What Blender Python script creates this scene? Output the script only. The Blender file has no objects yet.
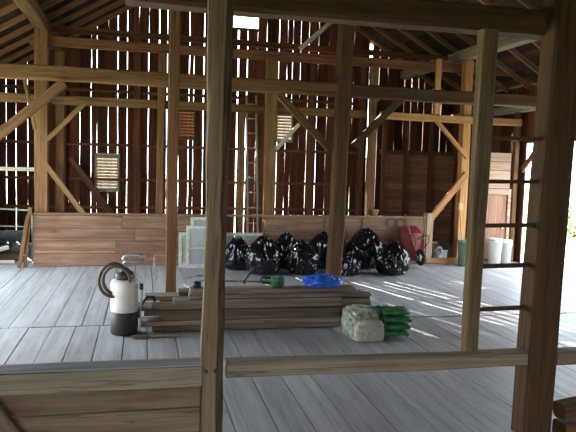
import bpy, bmesh, math, random
from mathutils import Vector, Matrix, noise

random.seed(7)
S = bpy.context.scene
COL = S.collection

# ------------------------------------------------------------------ camera
EYE, FPX = 1.7, 640.0
YAW, PITCH, ROLL = math.radians(12.9), math.radians(4.65), math.radians(1.65)
fw = Vector((math.sin(YAW) * math.cos(PITCH), math.cos(YAW) * math.cos(PITCH), -math.sin(PITCH)))
r0 = Vector((math.cos(YAW), -math.sin(YAW), 0))
u0 = r0.cross(fw)
rt = math.cos(ROLL) * r0 + math.sin(ROLL) * u0
up = math.cos(ROLL) * u0 - math.sin(ROLL) * r0
cam = bpy.data.cameras.new('camera')
cam.sensor_width = 36.0
cam.lens = FPX / 576.0 * 36.0
cam.clip_start, cam.clip_end = 0.05, 400
co = bpy.data.objects.new('camera', cam)
COL.objects.link(co)
M3 = Matrix((rt, up, -fw)).transposed()
co.matrix_world = Matrix.Translation((0, 0, EYE)) @ M3.to_4x4()
S.camera = co


def at(px, py, y):
    """the place at depth y that was measured at this spot of the photograph"""
    d = (px - 288) / FPX * rt + (216 - py) / FPX * up + fw
    t = y / d.y
    return Vector((d.x * t, y, EYE + d.z * t))


# --------------------------------------------------------------- materials
def nt(name):
    m = bpy.data.materials.new(name)
    m.use_nodes = True
    t = m.node_tree
    t.nodes.clear()
    out = t.nodes.new('ShaderNodeOutputMaterial')
    b = t.nodes.new('ShaderNodeBsdfPrincipled')
    t.links.new(b.outputs[0], out.inputs[0])
    return m, t, b, out


def wood(name, dark, light, axis='Z', grain=9.0, along=0.5, rough=0.8, island=False, var=0.35, crack=0.5, stain=None, bump=0.35):
    m, t, b, out = nt(name)
    N, L = t.nodes, t.links
    tc = N.new('ShaderNodeTexCoord')
    info = N.new('ShaderNodeObjectInfo')
    geo = N.new('ShaderNodeNewGeometry')
    add = N.new('ShaderNodeVectorMath'); add.operation = 'ADD'
    rnd = geo.outputs['Random Per Island'] if island else info.outputs['Random']
    sc = N.new('ShaderNodeVectorMath'); sc.operation = 'SCALE'
    comb = N.new('ShaderNodeCombineXYZ')
    for i in range(3): L.new(rnd, comb.inputs[i])
    L.new(comb.outputs[0], sc.inputs[0]); sc.inputs['Scale'].default_value = 37.0
    L.new(tc.outputs['Object'], add.inputs[0]); L.new(sc.outputs[0], add.inputs[1])
    mp = N.new('ShaderNodeMapping')
    s = [grain] * 3; s['XYZ'.index(axis)] = along
    mp.inputs['Scale'].default_value = s
    L.new(add.outputs[0], mp.inputs['Vector'])
    n1 = N.new('ShaderNodeTexNoise'); n1.inputs['Scale'].default_value = 2.2; n1.inputs['Detail'].default_value = 7; n1.inputs['Roughness'].default_value = 0.65
    L.new(mp.outputs[0], n1.inputs['Vector'])
    r1 = N.new('ShaderNodeValToRGB')
    r1.color_ramp.elements[0].position = 0.32; r1.color_ramp.elements[0].color = (*dark, 1)
    r1.color_ramp.elements[1].position = 0.68; r1.color_ramp.elements[1].color = (*light, 1)
    L.new(n1.outputs['Fac'], r1.inputs[0])
    col = r1.outputs[0]
    # blotches of weathering
    n2 = N.new('ShaderNodeTexNoise'); n2.inputs['Scale'].default_value = 2.6; n2.inputs['Detail'].default_value = 4
    L.new(add.outputs[0], n2.inputs['Vector'])
    if stain:
        r2 = N.new('ShaderNodeValToRGB'); r2.color_ramp.elements[0].position = 0.5; r2.color_ramp.elements[1].position = 0.7
        L.new(n2.outputs['Fac'], r2.inputs[0])
        mx = N.new('ShaderNodeMix'); mx.data_type = 'RGBA'
        mu = N.new('ShaderNodeMath'); mu.operation = 'MULTIPLY'; mu.inputs[1].default_value = 0.6
        L.new(r2.outputs[0], mu.inputs[0]); L.new(mu.outputs[0], mx.inputs['Factor'])
        L.new(col, mx.inputs['A']); mx.inputs['B'].default_value = (*stain, 1)
        col = mx.outputs['Result']
    # drying cracks that run with the grain
    if crack > 0:
        mp2 = N.new('ShaderNodeMapping'); s2 = [grain * 1.6] * 3; s2['XYZ'.index(axis)] = along * 0.7
        mp2.inputs['Scale'].default_value = s2
        L.new(add.outputs[0], mp2.inputs['Vector'])
        n3 = N.new('ShaderNodeTexNoise'); n3.inputs['Scale'].default_value = 1.3; n3.inputs['Detail'].default_value = 3
        L.new(mp2.outputs[0], n3.inputs['Vector'])
        sb = N.new('ShaderNodeMath'); sb.operation = 'SUBTRACT'; sb.inputs[1].default_value = 0.5
        ab = N.new('ShaderNodeMath'); ab.operation = 'ABSOLUTE'
        L.new(n3.outputs['Fac'], sb.inputs[0]); L.new(sb.outputs[0], ab.inputs[0])
        r3 = N.new('ShaderNodeValToRGB'); r3.color_ramp.elements[0].color = (1 - crack,) * 3 + (1,); r3.color_ramp.elements[1].color = (1, 1, 1, 1)
        r3.color_ramp.elements[0].position = 0.004; r3.color_ramp.elements[1].position = 0.022
        L.new(ab.outputs[0], r3.inputs[0])
        mx = N.new('ShaderNodeMix'); mx.data_type = 'RGBA'; mx.blend_type = 'MULTIPLY'; mx.inputs['Factor'].default_value = 1
        L.new(col, mx.inputs['A']); L.new(r3.outputs[0], mx.inputs['B'])
        col = mx.outputs['Result']
    # each board or beam a little lighter or darker
    mr = N.new('ShaderNodeMapRange'); mr.inputs['To Min'].default_value = 1 - var; mr.inputs['To Max'].default_value = 1 + var
    L.new(rnd, mr.inputs['Value'])
    hs = N.new('ShaderNodeHueSaturation')
    L.new(mr.outputs[0], hs.inputs['Value']); L.new(col, hs.inputs['Color'])
    L.new(hs.outputs[0], b.inputs['Base Color'])
    b.inputs['Roughness'].default_value = rough
    b.inputs['Specular IOR Level'].default_value = 0.25
    bp = N.new('ShaderNodeBump'); bp.inputs['Strength'].default_value = bump; bp.inputs['Distance'].default_value = 0.01
    L.new(n1.outputs['Fac'], bp.inputs['Height']); L.new(bp.outputs[0], b.inputs['Normal'])
    return m


def plain(name, c, rough=0.6, metal=0.0, noisy=0.15, scale=12, bump=0.1, spec=0.5):
    m, t, b, out = nt(name)
    N, L = t.nodes, t.links
    tc = N.new('ShaderNodeTexCoord')
    n = N.new('ShaderNodeTexNoise'); n.inputs['Scale'].default_value = scale; n.inputs['Detail'].default_value = 5
    L.new(tc.outputs['Object'], n.inputs['Vector'])
    r = N.new('ShaderNodeValToRGB')
    r.color_ramp.elements[0].position = 0.3; r.color_ramp.elements[1].position = 0.7
    r.color_ramp.elements[0].color = tuple(x * (1 - noisy) for x in c) + (1,)
    r.color_ramp.elements[1].color = tuple(min(1, x * (1 + noisy)) for x in c) + (1,)
    L.new(n.outputs['Fac'], r.inputs[0]); L.new(r.outputs[0], b.inputs['Base Color'])
    b.inputs['Roughness'].default_value = rough; b.inputs['Metallic'].default_value = metal
    b.inputs['Specular IOR Level'].default_value = spec
    bp = N.new('ShaderNodeBump'); bp.inputs['Strength'].default_value = bump; bp.inputs['Distance'].default_value = 0.01
    L.new(n.outputs['Fac'], bp.inputs['Height']); L.new(bp.outputs[0], b.inputs['Normal'])
    return m


def two_tone(name, c1, c2, scale, lo=0.45, hi=0.55, rough=0.8, bump=0.4):
    m = plain(name, c1, rough, noisy=0, scale=scale, bump=bump)
    r = next(n for n in m.node_tree.nodes if n.type == 'VALTORGB')
    r.color_ramp.elements[0].position = lo; r.color_ramp.elements[1].position = hi
    r.color_ramp.elements[0].color = (*c1, 1); r.color_ramp.elements[1].color = (*c2, 1)
    return m


def glassy(name, tint, haze):
    m, t, b, out = nt(name)
    N, L = t.nodes, t.links
    b.inputs['Base Color'].default_value = (*tint, 1); b.inputs['Roughness'].default_value = 0.25
    tr = N.new('ShaderNodeBsdfTransparent')
    mix = N.new('ShaderNodeMixShader')
    n = N.new('ShaderNodeTexNoise'); n.inputs['Scale'].default_value = 6
    mr = N.new('ShaderNodeMapRange'); mr.inputs['To Min'].default_value = haze - 0.12; mr.inputs['To Max'].default_value = haze + 0.12
    tc = N.new('ShaderNodeTexCoord'); L.new(tc.outputs['Object'], n.inputs['Vector'])
    L.new(n.outputs['Fac'], mr.inputs['Value']); L.new(mr.outputs[0], mix.inputs[0])
    L.new(tr.outputs[0], mix.inputs[1]); L.new(b.outputs[0], mix.inputs[2])
    L.new(mix.outputs[0], out.inputs[0])
    return m


W_FLOOR = wood('grey floor planks', (.29, .295, .30), (.48, .485, .49), 'Y', 6, .4, .5, True, .10, .22, stain=(.36, .35, .335), bump=.2)
W_SILLSHEEN = wood('grey sill top with sky sheen', (.27, .265, .26), (.46, .455, .45), 'X', 7, .35, .55, True, .1, .3)  # weathered grey that also paints in the sky sheen
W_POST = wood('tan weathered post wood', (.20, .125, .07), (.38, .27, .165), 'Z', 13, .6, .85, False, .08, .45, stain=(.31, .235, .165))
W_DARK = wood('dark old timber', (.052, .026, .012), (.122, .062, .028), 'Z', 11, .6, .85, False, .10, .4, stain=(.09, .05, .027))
W_BROWN = wood('brown timber', (.090, .042, .019), (.195, .10, .046), 'Z', 11, .6, .85, False, .12, .4)
W_ORANGE = wood('warm right bay timber with painted daylight', (.33, .15, .058), (.56, .285, .115), 'Z', 9, .5, .8, False, .08, .3)  # daylight on the right bay is put into this brighter orange
W_RED = wood('reddish roof timber', (.09, .035, .018), (.21, .088, .045), 'Z', 9, .5, .9, False, .2, .3)
W_RAFTER = wood('rafter wood', (.15, .066, .035), (.30, .145, .08), 'Z', 9, .5, .9, False, .2, .3)
W_SIDING = wood('dark red brown siding', (.050, .015, .008), (.145, .045, .023), 'Z', 8, .4, .9, True, .5, .3)
W_DECK = wood('roof deck boards', (.022, .010, .006), (.065, .03, .018), 'Y', 8, .4, .95, True, .5, .3)
W_LOW = wood('half wall boards', (.14, .072, .044), (.29, .18, .115), 'X', 8, .5, .8, True, .14, .4, stain=(.17, .065, .043), bump=.2)
W_SILL = wood('half wall plank wood', (.17, .105, .062), (.33, .235, .15), 'X', 10, .8, .75, True, .10, .4, stain=(.21, .085, .055), bump=.3)
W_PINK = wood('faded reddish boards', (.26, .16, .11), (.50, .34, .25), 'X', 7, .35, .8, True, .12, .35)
W_DOOR = wood('brown door boards', (.20, .10, .065), (.38, .21, .14), 'Z', 8, .4, .8, True, .12, .4)
W_LUMBER = wood('stacked lumber', (.13, .098, .073), (.33, .265, .20), 'X', 9, .6, .85, False, .38, .6)
W_PALE = wood('bleached timber', (.27, .23, .19), (.48, .43, .36), 'Z', 9, .5, .8, False, .1, .3)
W_LINING = wood('reddish lining planks', (.18, .075, .042), (.37, .175, .10), 'X', 8, .5, .85, True, .25, .3)
W_SLIM = wood('rough brown post wood', (.10, .06, .028), (.24, .155, .08), 'Z', 14, .7, .85, False, .05, .5, stain=(.2, .14, .085))
W_SILL2 = wood('greyish brace wood', (.13, .085, .05), (.25, .18, .11), 'Z', 10, .6, .8, False, .05, .4)
W_TAN = wood('golden brown post wood', (.115, .056, .024), (.26, .14, .06), 'Z', 11, .6, .85, False, .08, .4)
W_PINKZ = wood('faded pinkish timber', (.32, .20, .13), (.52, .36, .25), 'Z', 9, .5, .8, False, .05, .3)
W_PURL = wood('pale brown purlin', (.17, .12, .085), (.36, .27, .20), 'Z', 9, .5, .8, False, .05, .3)
W_SILLB = wood('half wall sill timber', (.24, .175, .115), (.42, .33, .235), 'X', 10, .7, .8, True, .08, .4, stain=(.27, .19, .12))
W_SPLITSHADE = wood('ragged split wood with painted shade', (.04, .025, .013), (.13, .085, .048), 'Z', 20, 2.0, .9, False, .05, .6, bump=.6)
W_RAIL = wood('sill rail wood', (.22, .155, .10), (.42, .32, .22), 'Z', 9, .6, .8, False, .08, .45, stain=(.24, .14, .09))
SOIL = plain('packed earth', (.07, .06, .05), .95, noisy=.3, scale=3)
GRASS = two_tone('mown grass', (.10, .14, .05), (.18, .23, .09), 3)
GRAVEL = two_tone('pale gravel', (.45, .44, .42), (.6, .59, .57), 30)
BLACKBAG = plain('black plastic film', (.006, .006, .007), .17, noisy=.2, scale=6, bump=.15, spec=.5)
WHITEPL = plain('white plastic', (.70, .70, .64), .45, noisy=.06)
BLACKPL = plain('black plastic', (.02, .02, .022), .45, noisy=.2)
GREYPL = plain('grey plastic', (.33, .35, .34), .6)
GREENBIN = plain('dull green plastic', (.21, .31, .22), .6)
HOSE = plain('brown rubber hose', (.075, .05, .038), .5)
STEEL = plain('worn steel', (.5, .5, .48), .4, .8)
GALV = plain('grey pipe', (.13, .14, .135), .6, .2)
REDPAINT = plain('red barrow paint', (.36, .045, .05), .5, noisy=.25, scale=8)
RUBBER = plain('black rubber', (.018, .018, .018), .8)
GREENPL = plain('bright green housing', (.02, .16, .05), .4, noisy=.2)
GREENBAG = two_tone('green woven plastic', (.02, .13, .045), (.055, .25, .09), 14, .4, .6, .5, .6)
BURLAP = two_tone('mossy grey sacking', (.17, .24, .16), (.52, .52, .42), 22, .38, .62, .9, 1.0)
PALESACK = two_tone('pale crumbly sacking', (.40, .37, .29), (.60, .57, .47), 30, .35, .65, .95, 1.0)
BLUE = plain('blue plastic tarp', (.02, .13, .60), .35, noisy=.35, scale=10, bump=.5)
WHITEPAINT = plain('flaking white paint', (.46, .45, .38), .7, noisy=.25, scale=25)
PANE = glassy('dusty pane', (.42, .45, .42), .55)
WIRE = plain('rusty wire', (.10, .07, .05), .6, .5)
CLAY = plain('clay', (.45, .25, .16), .8)
STICK = plain('yellow handle wood', (.50, .33, .13), .6)
LEAF = two_tone('leaves', (.08, .20, .03), (.22, .38, .08), 8)


# ------------------------------------------------------------------ helpers
def meta(o, label=None, cat=None, group=None, kind=None):
    if label: o['label'] = label
    if cat: o['category'] = cat
    if group: o['group'] = group
    if kind: o['kind'] = kind
    return o


def link(name, bm, mat, parent=None, smooth=False):
    bmesh.ops.recalc_face_normals(bm, faces=bm.faces)
    me = bpy.data.meshes.new(name)
    if smooth:
        for f in bm.faces: f.smooth = True
    bm.to_mesh(me); bm.free()
    for m in (mat if isinstance(mat, (list, tuple)) else [mat]): me.materials.append(m)
    o = bpy.data.objects.new(name, me)
    COL.objects.link(o)
    if parent: o.parent = parent
    return o


def empty(name, loc, rot=(0, 0, 0), **k):
    o = bpy.data.objects.new(name, None)
    o.empty_display_size = 0.1
    COL.objects.link(o)
    o.location = loc; o.rotation_euler = rot
    return meta(o, **k)


def copy_tree(o, parent=None):
    c = o.copy(); COL.objects.link(c)
    if parent: c.parent = parent
    for ch in list(o.children): copy_tree(ch, c)
    return c


def box(bm, lo, hi, mat=0, bev=0.0):
    vs = [bm.verts.new((x, y, z)) for x in (lo[0], hi[0]) for y in (lo[1], hi[1]) for z in (lo[2], hi[2])]
    fs = []
    for q in ((0, 1, 3, 2), (4, 6, 7, 5), (0, 4, 5, 1), (2, 3, 7, 6), (0, 2, 6, 4), (1, 5, 7, 3)):
        f = bm.faces.new([vs[i] for i in q]); f.material_index = mat; fs.append(f)
    if bev > 0:
        bmesh.ops.bevel(bm, geom=list({e for f in fs for e in f.edges}), offset=bev, segments=2, affect='EDGES', profile=.6)
    return vs


def tube(bm, pts, r, n=8, closed=False, caps=True):
    pts = [Vector(p) for p in pts]
    rr = r if isinstance(r, (list, tuple)) else [r] * len(pts)
    rings = []
    ref = None
    for i, p in enumerate(pts):
        a = pts[i - 1] if (i > 0 or closed) else p
        b = pts[(i + 1) % len(pts)] if (i < len(pts) - 1 or closed) else p
        d = (b - a).normalized()
        if ref is None:
            ref = Vector((0, 0, 1)) if abs(d.z) < .9 else Vector((1, 0, 0))
        x = (ref - d * ref.dot(d)).normalized(); y = d.cross(x)
        ref = x
        rings.append([bm.verts.new(p + rr[i] * (math.cos(t) * x + math.sin(t) * y)) for t in [2 * math.pi * k / n for k in range(n)]])
    m = len(rings)
    for i in range(m if closed else m - 1):
        A, B = rings[i], rings[(i + 1) % m]
        for k in range(n):
            bm.faces.new((A[k], A[(k + 1) % n], B[(k + 1) % n], B[k]))
    if caps and not closed:
        bm.faces.new(rings[0][::-1]); bm.faces.new(rings[-1])


def lathe(bm, prof, n=24, cap=True):
    rings = [[bm.verts.new((r * math.cos(2 * math.pi * k / n), r * math.sin(2 * math.pi * k / n), z)) for k in range(n)] for r, z in prof]
    for A, B in zip(rings, rings[1:]):
        for k in range(n): bm.faces.new((A[k], A[(k + 1) % n], B[(k + 1) % n], B[k]))
    if cap:
        bm.faces.new(rings[0][::-1]); bm.faces.new(rings[-1])


def timber_bm(L, w, d, wob=.004, ch=.008, seed=0, taper=1.0, seg=None):
    """a squared, slightly crooked log with worn corners, along local Z"""
    bm = bmesh.new()
    n = seg or max(3, int(L / .16))
    rings = []
    prof = [(-w / 2 + ch, -d / 2), (w / 2 - ch, -d / 2), (w / 2, -d / 2 + ch), (w / 2, d / 2 - ch), (w / 2 - ch, d / 2), (-w / 2 + ch, d / 2), (-w / 2, d / 2 - ch), (-w / 2, -d / 2 + ch)]
    for i in range(n + 1):
        z = L * i / n
        k = 1 + (taper - 1) * i / n
        off = noise.noise_vector(Vector((seed * 3.1, 5.2, z * .7))) * wob * 2
        ring = []
        for j, (x, y) in enumerate(prof):
            q = noise.noise_vector(Vector((seed * 1.7 + (j // 2) * 9.3, j * .3, z * 3.0))) * wob
            ring.append(bm.verts.new((x * k + off.x + q.x, y * k + off.y + q.y, z)))
        rings.append(ring)
    for A, B in zip(rings, rings[1:]):
        for k in range(8): bm.faces.new((A[k], A[(k + 1) % 8], B[(k + 1) % 8], B[k]))
    bm.faces.new(rings[0][::-1]); bm.faces.new(rings[-1])
    return bm


SEED = [0]


def timber(name, p0, p1, w, d, mat, label, cat, group=None, wob=.004, ch=.008, taper=1.0, parent=None, ref=None):
    p0, p1 = Vector(p0), Vector(p1)
    z = (p1 - p0); L = z.length; z.normalize()
    ref = Vector(ref) if ref else (Vector((0, 1, 0)) if abs(z.y) < .9 else Vector((0, 0, 1)))
    y = (ref - z * ref.dot(z)).normalized(); x = y.cross(z)
    SEED[0] += 1
    o = link(name, timber_bm(L, w, d, wob, ch, SEED[0], taper), mat, parent)
    o.matrix_world = Matrix.Translation(p0) @ Matrix((x, y, z)).transposed().to_4x4()
    return meta(o, label, cat, group)


def boards(bm, put, u0, u1, zb, zt, cuts=(), bw=(.15, .21), gap=(.008, .03), th=.025, seg=.35, jit=.006, force=(), wide=()):
    """upright boards side by side with open joints; put(u, z, t) gives the point; cuts are (ua, ub, za, zb) holes"""
    edges = sorted(set(list(force) + [c[0] for c in cuts] + [c[1] for c in cuts]))
    u = u0
    while u < u1 - .03:
        w = random.uniform(*bw)
        nx = u + w
        for e in edges:
            if u + .02 < e <= nx + .07:
                nx = e; break
        nx = min(nx, u1)
        g = random.uniform(*gap)
        for a, b_, gg in wide:
            if a <= nx <= b_: g = gg
        ua, ub = u + g / 2, nx - g / 2
        um = (ua + ub) / 2
        spans = [(zb, zt)]
        for c in cuts:
            if c[0] - .005 <= um <= c[1] + .005:
                ns = []
                for a, b in spans:
                    ns += [(a, c[2]), (c[3], b)]
                spans = ns
        off = random.uniform(0, .008); sd = random.uniform(0, 99)
        for a, b in spans:
            fa = (lambda q, a=a: a(q) if callable(a) else a); fb = (lambda q, b=b: b(q) if callable(b) else b)
            if fb(um) - fa(um) < .03: continue
            n = max(1, int((fb(um) - fa(um)) / seg))
            rings = []
            for i in range(n + 1):
                k = i / n
                ja = noise.noise(Vector((sd, 0, k * n * .45))) * jit * 1.6; jb = noise.noise(Vector((sd, 7, k * n * .45))) * jit * 1.6
                q = []
                for uu, t in ((ua + ja, off), (ub + jb, off), (ub + jb, off + th), (ua + ja, off + th)):
                    q.append(bm.verts.new(put(uu, fa(uu) + (fb(uu) - fa(uu)) * k, t)))
                rings.append(q)
            for A, B in zip(rings, rings[1:]):
                for k in range(4): bm.faces.new((A[k], A[(k + 1) % 4], B[(k + 1) % 4], B[k]))
            bm.faces.new(rings[0][::-1]); bm.faces.new(rings[-1])
        u = nx


# ------------------------------------------------------------------ setting
XL, XR, YB, XM = -2.75, 6.85, 13.5, 2.05         # inner faces of the walls, ridge line
YF = -2.6
SL = .60


def zroof(x): return 3.87 + SL * (3.6 - abs(x - XM))     # underside of the rafters


# floor: two runs of planks meeting at a joint, over packed earth
bm = bmesh.new()
for y0, y1 in ((YF, 2.2), (2.2, 6.68), (6.70, YB)):
    x = XL
    while x < XR:
        w = random.uniform(.2, .29)
        x1 = min(x + w, XR)
        dz = random.uniform(-.006, 0)
        ga = random.uniform(.002, .006)
        if x1 - x > .03:
            a0 = random.uniform(0, .012); a1 = random.uniform(0, .012)
            box(bm, (x + ga, y0 + a0, -.045 + dz), (x1 - ga, y1 - a1, dz))
        x = x1
box(bm, (XL - .1, YF - .1, -.34), (XR + .1, YB + .1, -.06), 1)
meta(link('floor', bm, [W_FLOOR, SOIL]), kind='structure')

# ground outside
bm = bmesh.new()
g = [bm.verts.new(p) for p in ((-60, -60, -.3), (80, -60, -.3), (80, 90, -.3), (-60, 90, -.3))]
bm.faces.new(g)
meta(link('ground', bm, GRASS), kind='structure')
bm = bmesh.new()
box(bm, (XR + .12, 5.5, -.32), (XR + 4.5, 11.2, -.06), 0)
meta(link('ground_apron', bm, GRAVEL), kind='structure')

# back wall of loose vertical siding
SQ = (1.75, 2.34, 4.50, 4.93)
LV = [(-.90, -.50, 1.07, 1.77), (.72, 1.02, 2.18, 2.77), (2.80, 3.10, 2.20, 2.78)]
bm = bmesh.new()
back = lambda u, z, t: (u, YB + t, z)
boards(bm, back, XL - .05, 4.83, -.1, lambda x: zroof(x) + .15, [SQ] + LV, bw=(.165, .225), gap=(.002, .013), jit=.007, force=(1.42, 1.58, 1.93, 2.13), wide=[(1.41, 1.43, .02), (1.57, 1.59, .028), (1.92, 1.94, .02), (2.12, 2.14, .030)])
boards(bm, back, 4.89, XR + .05, -.1, lambda x: zroof(x) + .12, gap=(.002, .013), jit=.004)
box(bm, (4.80, YB + .034, -.1), (4.872, YB + .05, 1.35)); box(bm, (4.845, YB + .034, 1.35), (4.92, YB + .05, 1.9)); box(bm, (4.85, YB + .034, 2.9), (4.92, YB + .05, 3.55))
meta(link('wall_back', bm, W_SIDING), kind='structure')
# louvred openings in it
for i, (a, b, c, d) in enumerate(LV):
    bm = bmesh.new()
    n = int((d - c) / .062)
    for k in range(n):
        z = c + (d - c) * (k + .5) / n
        vs = box(bm, (a, -.012, -.034), (b, .012, .034))
        bmesh.ops.rotate(bm, verts=vs, cent=(0, 0, 0), matrix=Matrix.Rotation(math.radians(-38), 3, 'X'))
        bmesh.ops.translate(bm, verts=vs, vec=(0, YB + .03, z))
    for lo, hi in (((a - .04, YB - .01, c - .04), (a, YB + .06, d + .04)), ((b, YB - .01, c - .04), (b + .04, YB + .06, d + .04)), ((a, YB - .01, d), (b, YB + .06, d + .04)), ((a, YB - .01, c - .04), (b, YB + .06, c))):
        box(bm, lo, hi)
    meta(link('window_%d' % (i + 1), bm, (W_PALE, W_BROWN, W_PALE)[i]), kind='structure')
bm = bmesh.new()
a, b, c, d = SQ
for lo, hi in (((a - .05, YB - .02, c - .05), (a, YB + .04, d + .05)), ((b, YB - .02, c - .05), (b + .05, YB + .04, d + .05)), ((a, YB - .02, d), (b, YB + .04, d + .05)), ((a, YB - .02, c - .05), (b, YB + .04, c))):
    box(bm, lo, hi)
meta(link('window_4', bm, W_BROWN), kind='structure')

# side walls with the wide drive doors standing open
eave = lambda u: zroof(XR) + .1
bm = bmesh.new()
boards(bm, lambda u, z, t: (XR + t, u, z), YF, YB + .03, -.1, eave, [(6.2, 10.54, -.2, 2.2)], gap=(0, .006), jit=.002)
meta(link('wall_right', bm, W_SIDING), kind='structure')
bm = bmesh.new()
boards(bm, lambda u, z, t: (XL - t, u, z), YF, YB + .03, -.1, eave, [(5.4, 10.3, -.2, 2.7)], gap=(0, .008), jit=.002)
meta(link('wall_left', bm, W_SIDING), kind='structure')
bm = bmesh.new()
boards(bm, lambda u, z, t: (u, YF - t, z), XL - .05, XR + .05, -.1, lambda x: zroof(x) + .12, [(-.6, 1.8, -.2, 2.4)], gap=(0, .008), jit=.002)  # unseen opening, added and sized for fill light on the near posts
meta(link('wall_front', bm, W_SIDING), kind='structure')

# roof deck on both slopes
bm = bmesh.new()
for sgn in (-1, 1):
    u = 0.0
    LR = (XR - XM + .45)
    while u < LR:
        w = random.uniform(.14, .2)
        u1 = min(u + w, LR)
        pts = []
        zz = lambda q: 3.87 + SL * (3.6 - q) + .13
        y = YF - .3
        while y < YB + .3:
            yy = min(y + random.uniform(2.4, 4.2), YB + .3)
            h = random.uniform(0, .006)
            vs = box(bm, (0, y + .003, 0), (1, yy - .003, 1))
            for v in vs:
                q = (u + .004) if v.co.x < .5 else (u1 - .002)
                v.co = (XM + sgn * q, v.co.y, zz(q) + h + (.022 if v.co.z > .5 else 0))
            y = yy
        u = u1
    # shingle skin over the boards
    q0, q1 = 0.0, LR
    vs = box(bm, (0, YF - .3, 0), (1, YB + .3, 1))
    for v in vs:
        q = q0 if v.co.x < .5 else q1
        v.co = (XM + sgn * q, v.co.y, 3.87 + SL * (3.6 - q) + .16 + (.03 if v.co.z > .5 else 0))
meta(link('ceiling', bm, W_DECK), kind='structure')

# ------------------------------------------------------------------- rafters
first = {}
ys = [YB - .12 - .70 * k for k in range(15)]
for sgn, side in ((-1, 'left'), (1, 'right')):
    for y in ys:
        lab = 'rough reddish brown rafter carrying the %s slope of the roof' % side
        e0 = Vector((XM + sgn * .05, y, 0)); e0.z = 3.87 + SL * (3.6 - .05) + .08
        q = XR - XM + .02
        e1 = Vector((XM + sgn * q, y, 3.87 + SL * (3.6 - q) + .08))
        if side not in first:
            first[side] = timber('rafter', e0, e1, .085, .06, W_RAFTER, lab, 'rafter', 'rafters of the %s roof slope' % side, wob=.006)
        else:
            c = first[side].copy(); COL.objects.link(c)
            c.location = e0

# ----------------------------------------------- timbers of the bay near us
YN = 3.5
tim = timber
# slim post on the left, with its worn right edge, shade put into the dark colour
pa0 = at(213.5, 400, YN); pa1 = at(221, 100, YN)
dx = (pa1.x - pa0.x) / (pa1.z - pa0.z)
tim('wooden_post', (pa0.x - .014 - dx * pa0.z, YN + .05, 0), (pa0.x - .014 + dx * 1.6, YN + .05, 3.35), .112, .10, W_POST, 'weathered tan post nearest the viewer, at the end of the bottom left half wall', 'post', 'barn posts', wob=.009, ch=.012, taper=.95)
pa = [o for o in bpy.data.objects if o.name == 'wooden_post'][0]
bm = timber_bm(3.3, .036, .085, .009, .006, 77, 1.0, 60)
for v in bm.verts: v.co.x += .050; v.co.y -= .016
meta(link('split_edge', bm, W_SPLITSHADE, pa), 'ragged split edge, darkened for shade')
for q in (-.030, .020):  # black discs paint the dark inside two bored holes
    bm = bmesh.new(); lathe(bm, [(.010, 0), (.010, .022)], 12)
    bmesh.ops.rotate(bm, verts=bm.verts, cent=(0, 0, 0), matrix=Matrix.Rotation(math.pi / 2, 3, 'X'))
    bmesh.ops.translate(bm, verts=bm.verts, vec=(q, -.050, .535))
    meta(link('peg_hole', bm, BLACKPL, pa), 'black disc standing in for a peg')
# heavy post on the right
b0 = at(539.5, 420, YN); b1 = at(567, 80, YN)
bdx = (b1.x - b0.x) / (b1.z - b0.z)
bx = lambda z: b0.x + bdx * (z - b0.z)
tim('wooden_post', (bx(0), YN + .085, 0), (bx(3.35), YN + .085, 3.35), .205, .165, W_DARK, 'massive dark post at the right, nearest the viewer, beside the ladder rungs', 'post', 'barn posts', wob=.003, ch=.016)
# girder over our heads
zt = (at(288, -12, 3.6).z + at(540, 5, 3.6).z) / 2; zb = (at(288, 15, 3.6).z + at(540, 32, 3.6).z) / 2
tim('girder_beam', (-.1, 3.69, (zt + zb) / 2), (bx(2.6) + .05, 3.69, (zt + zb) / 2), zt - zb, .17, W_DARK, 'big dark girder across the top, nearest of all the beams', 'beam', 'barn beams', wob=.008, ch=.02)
# slim post standing on the rail
c0 = at(471.5, 352, YN + .05); c1 = at(491.5, 31, YN + .05)
RAILTOP = .562
tim('wooden_post', (c0.x, YN + .085, RAILTOP + .004), (c1.x, YN + .085, zb - .008), .088, .075, W_SLIM, 'slim rough post standing on the low rail, holding the left ends of the ladder rungs', 'post', 'barn posts', wob=.003, ch=.010, taper=1.2)
# ladder rungs between the two right posts
names = ['lowest', 'second lowest', 'middle', 'second highest', 'highest']
for nm, py in zip(names, (310, 267, 226, 182, 138)):
    z = at(500, py, YN + .06).z
    xa = c0.x + (c1.x - c0.x) * (z - .57) / 1.9 + .047
    o = tim('ladder_rung', (xa, YN + .085, z), (bx(z) - .105, YN + .085, z + .006), .024, .04, W_DARK, '%s thin wooden ladder rung between the slim and the massive right posts' % nm, 'ladder rung', 'rungs between the right posts', wob=.002, ch=.005)
# low rail right of the tan post and its continuation
tim('sill_rail', (.475, YN + .075, RAILTOP - .042), (bx(.5) - .108, YN + .075, RAILTOP - .048), .085, .12, W_RAIL, 'long low wooden rail between the tan post and the massive right post', 'rail', wob=.005, ch=.01)
tim('sill_rail', (bx(.5) + .108, YN + .075, RAILTOP - .052), (4.3, YN + .075, RAILTOP - .055), .085, .12, W_RAIL, 'short stretch of low wooden rail right of the massive post', 'rail', wob=.005, ch=.01)
tim('old_timber', (2.62, 3.5, .17), (3.9, 3.62, .33), .11, .11, W_BROWN, 'rough sloping timber at the bottom right corner behind the massive post', 'timber', wob=.012, ch=.02)
tim('floor_sleeper', (2.62, 3.48, .052), (3.9, 3.48, .052), .10, .14, W_BROWN, 'dark squared timber lying on the floor under the sloping one at bottom right', 'timber', wob=.006, ch=.015)
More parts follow.
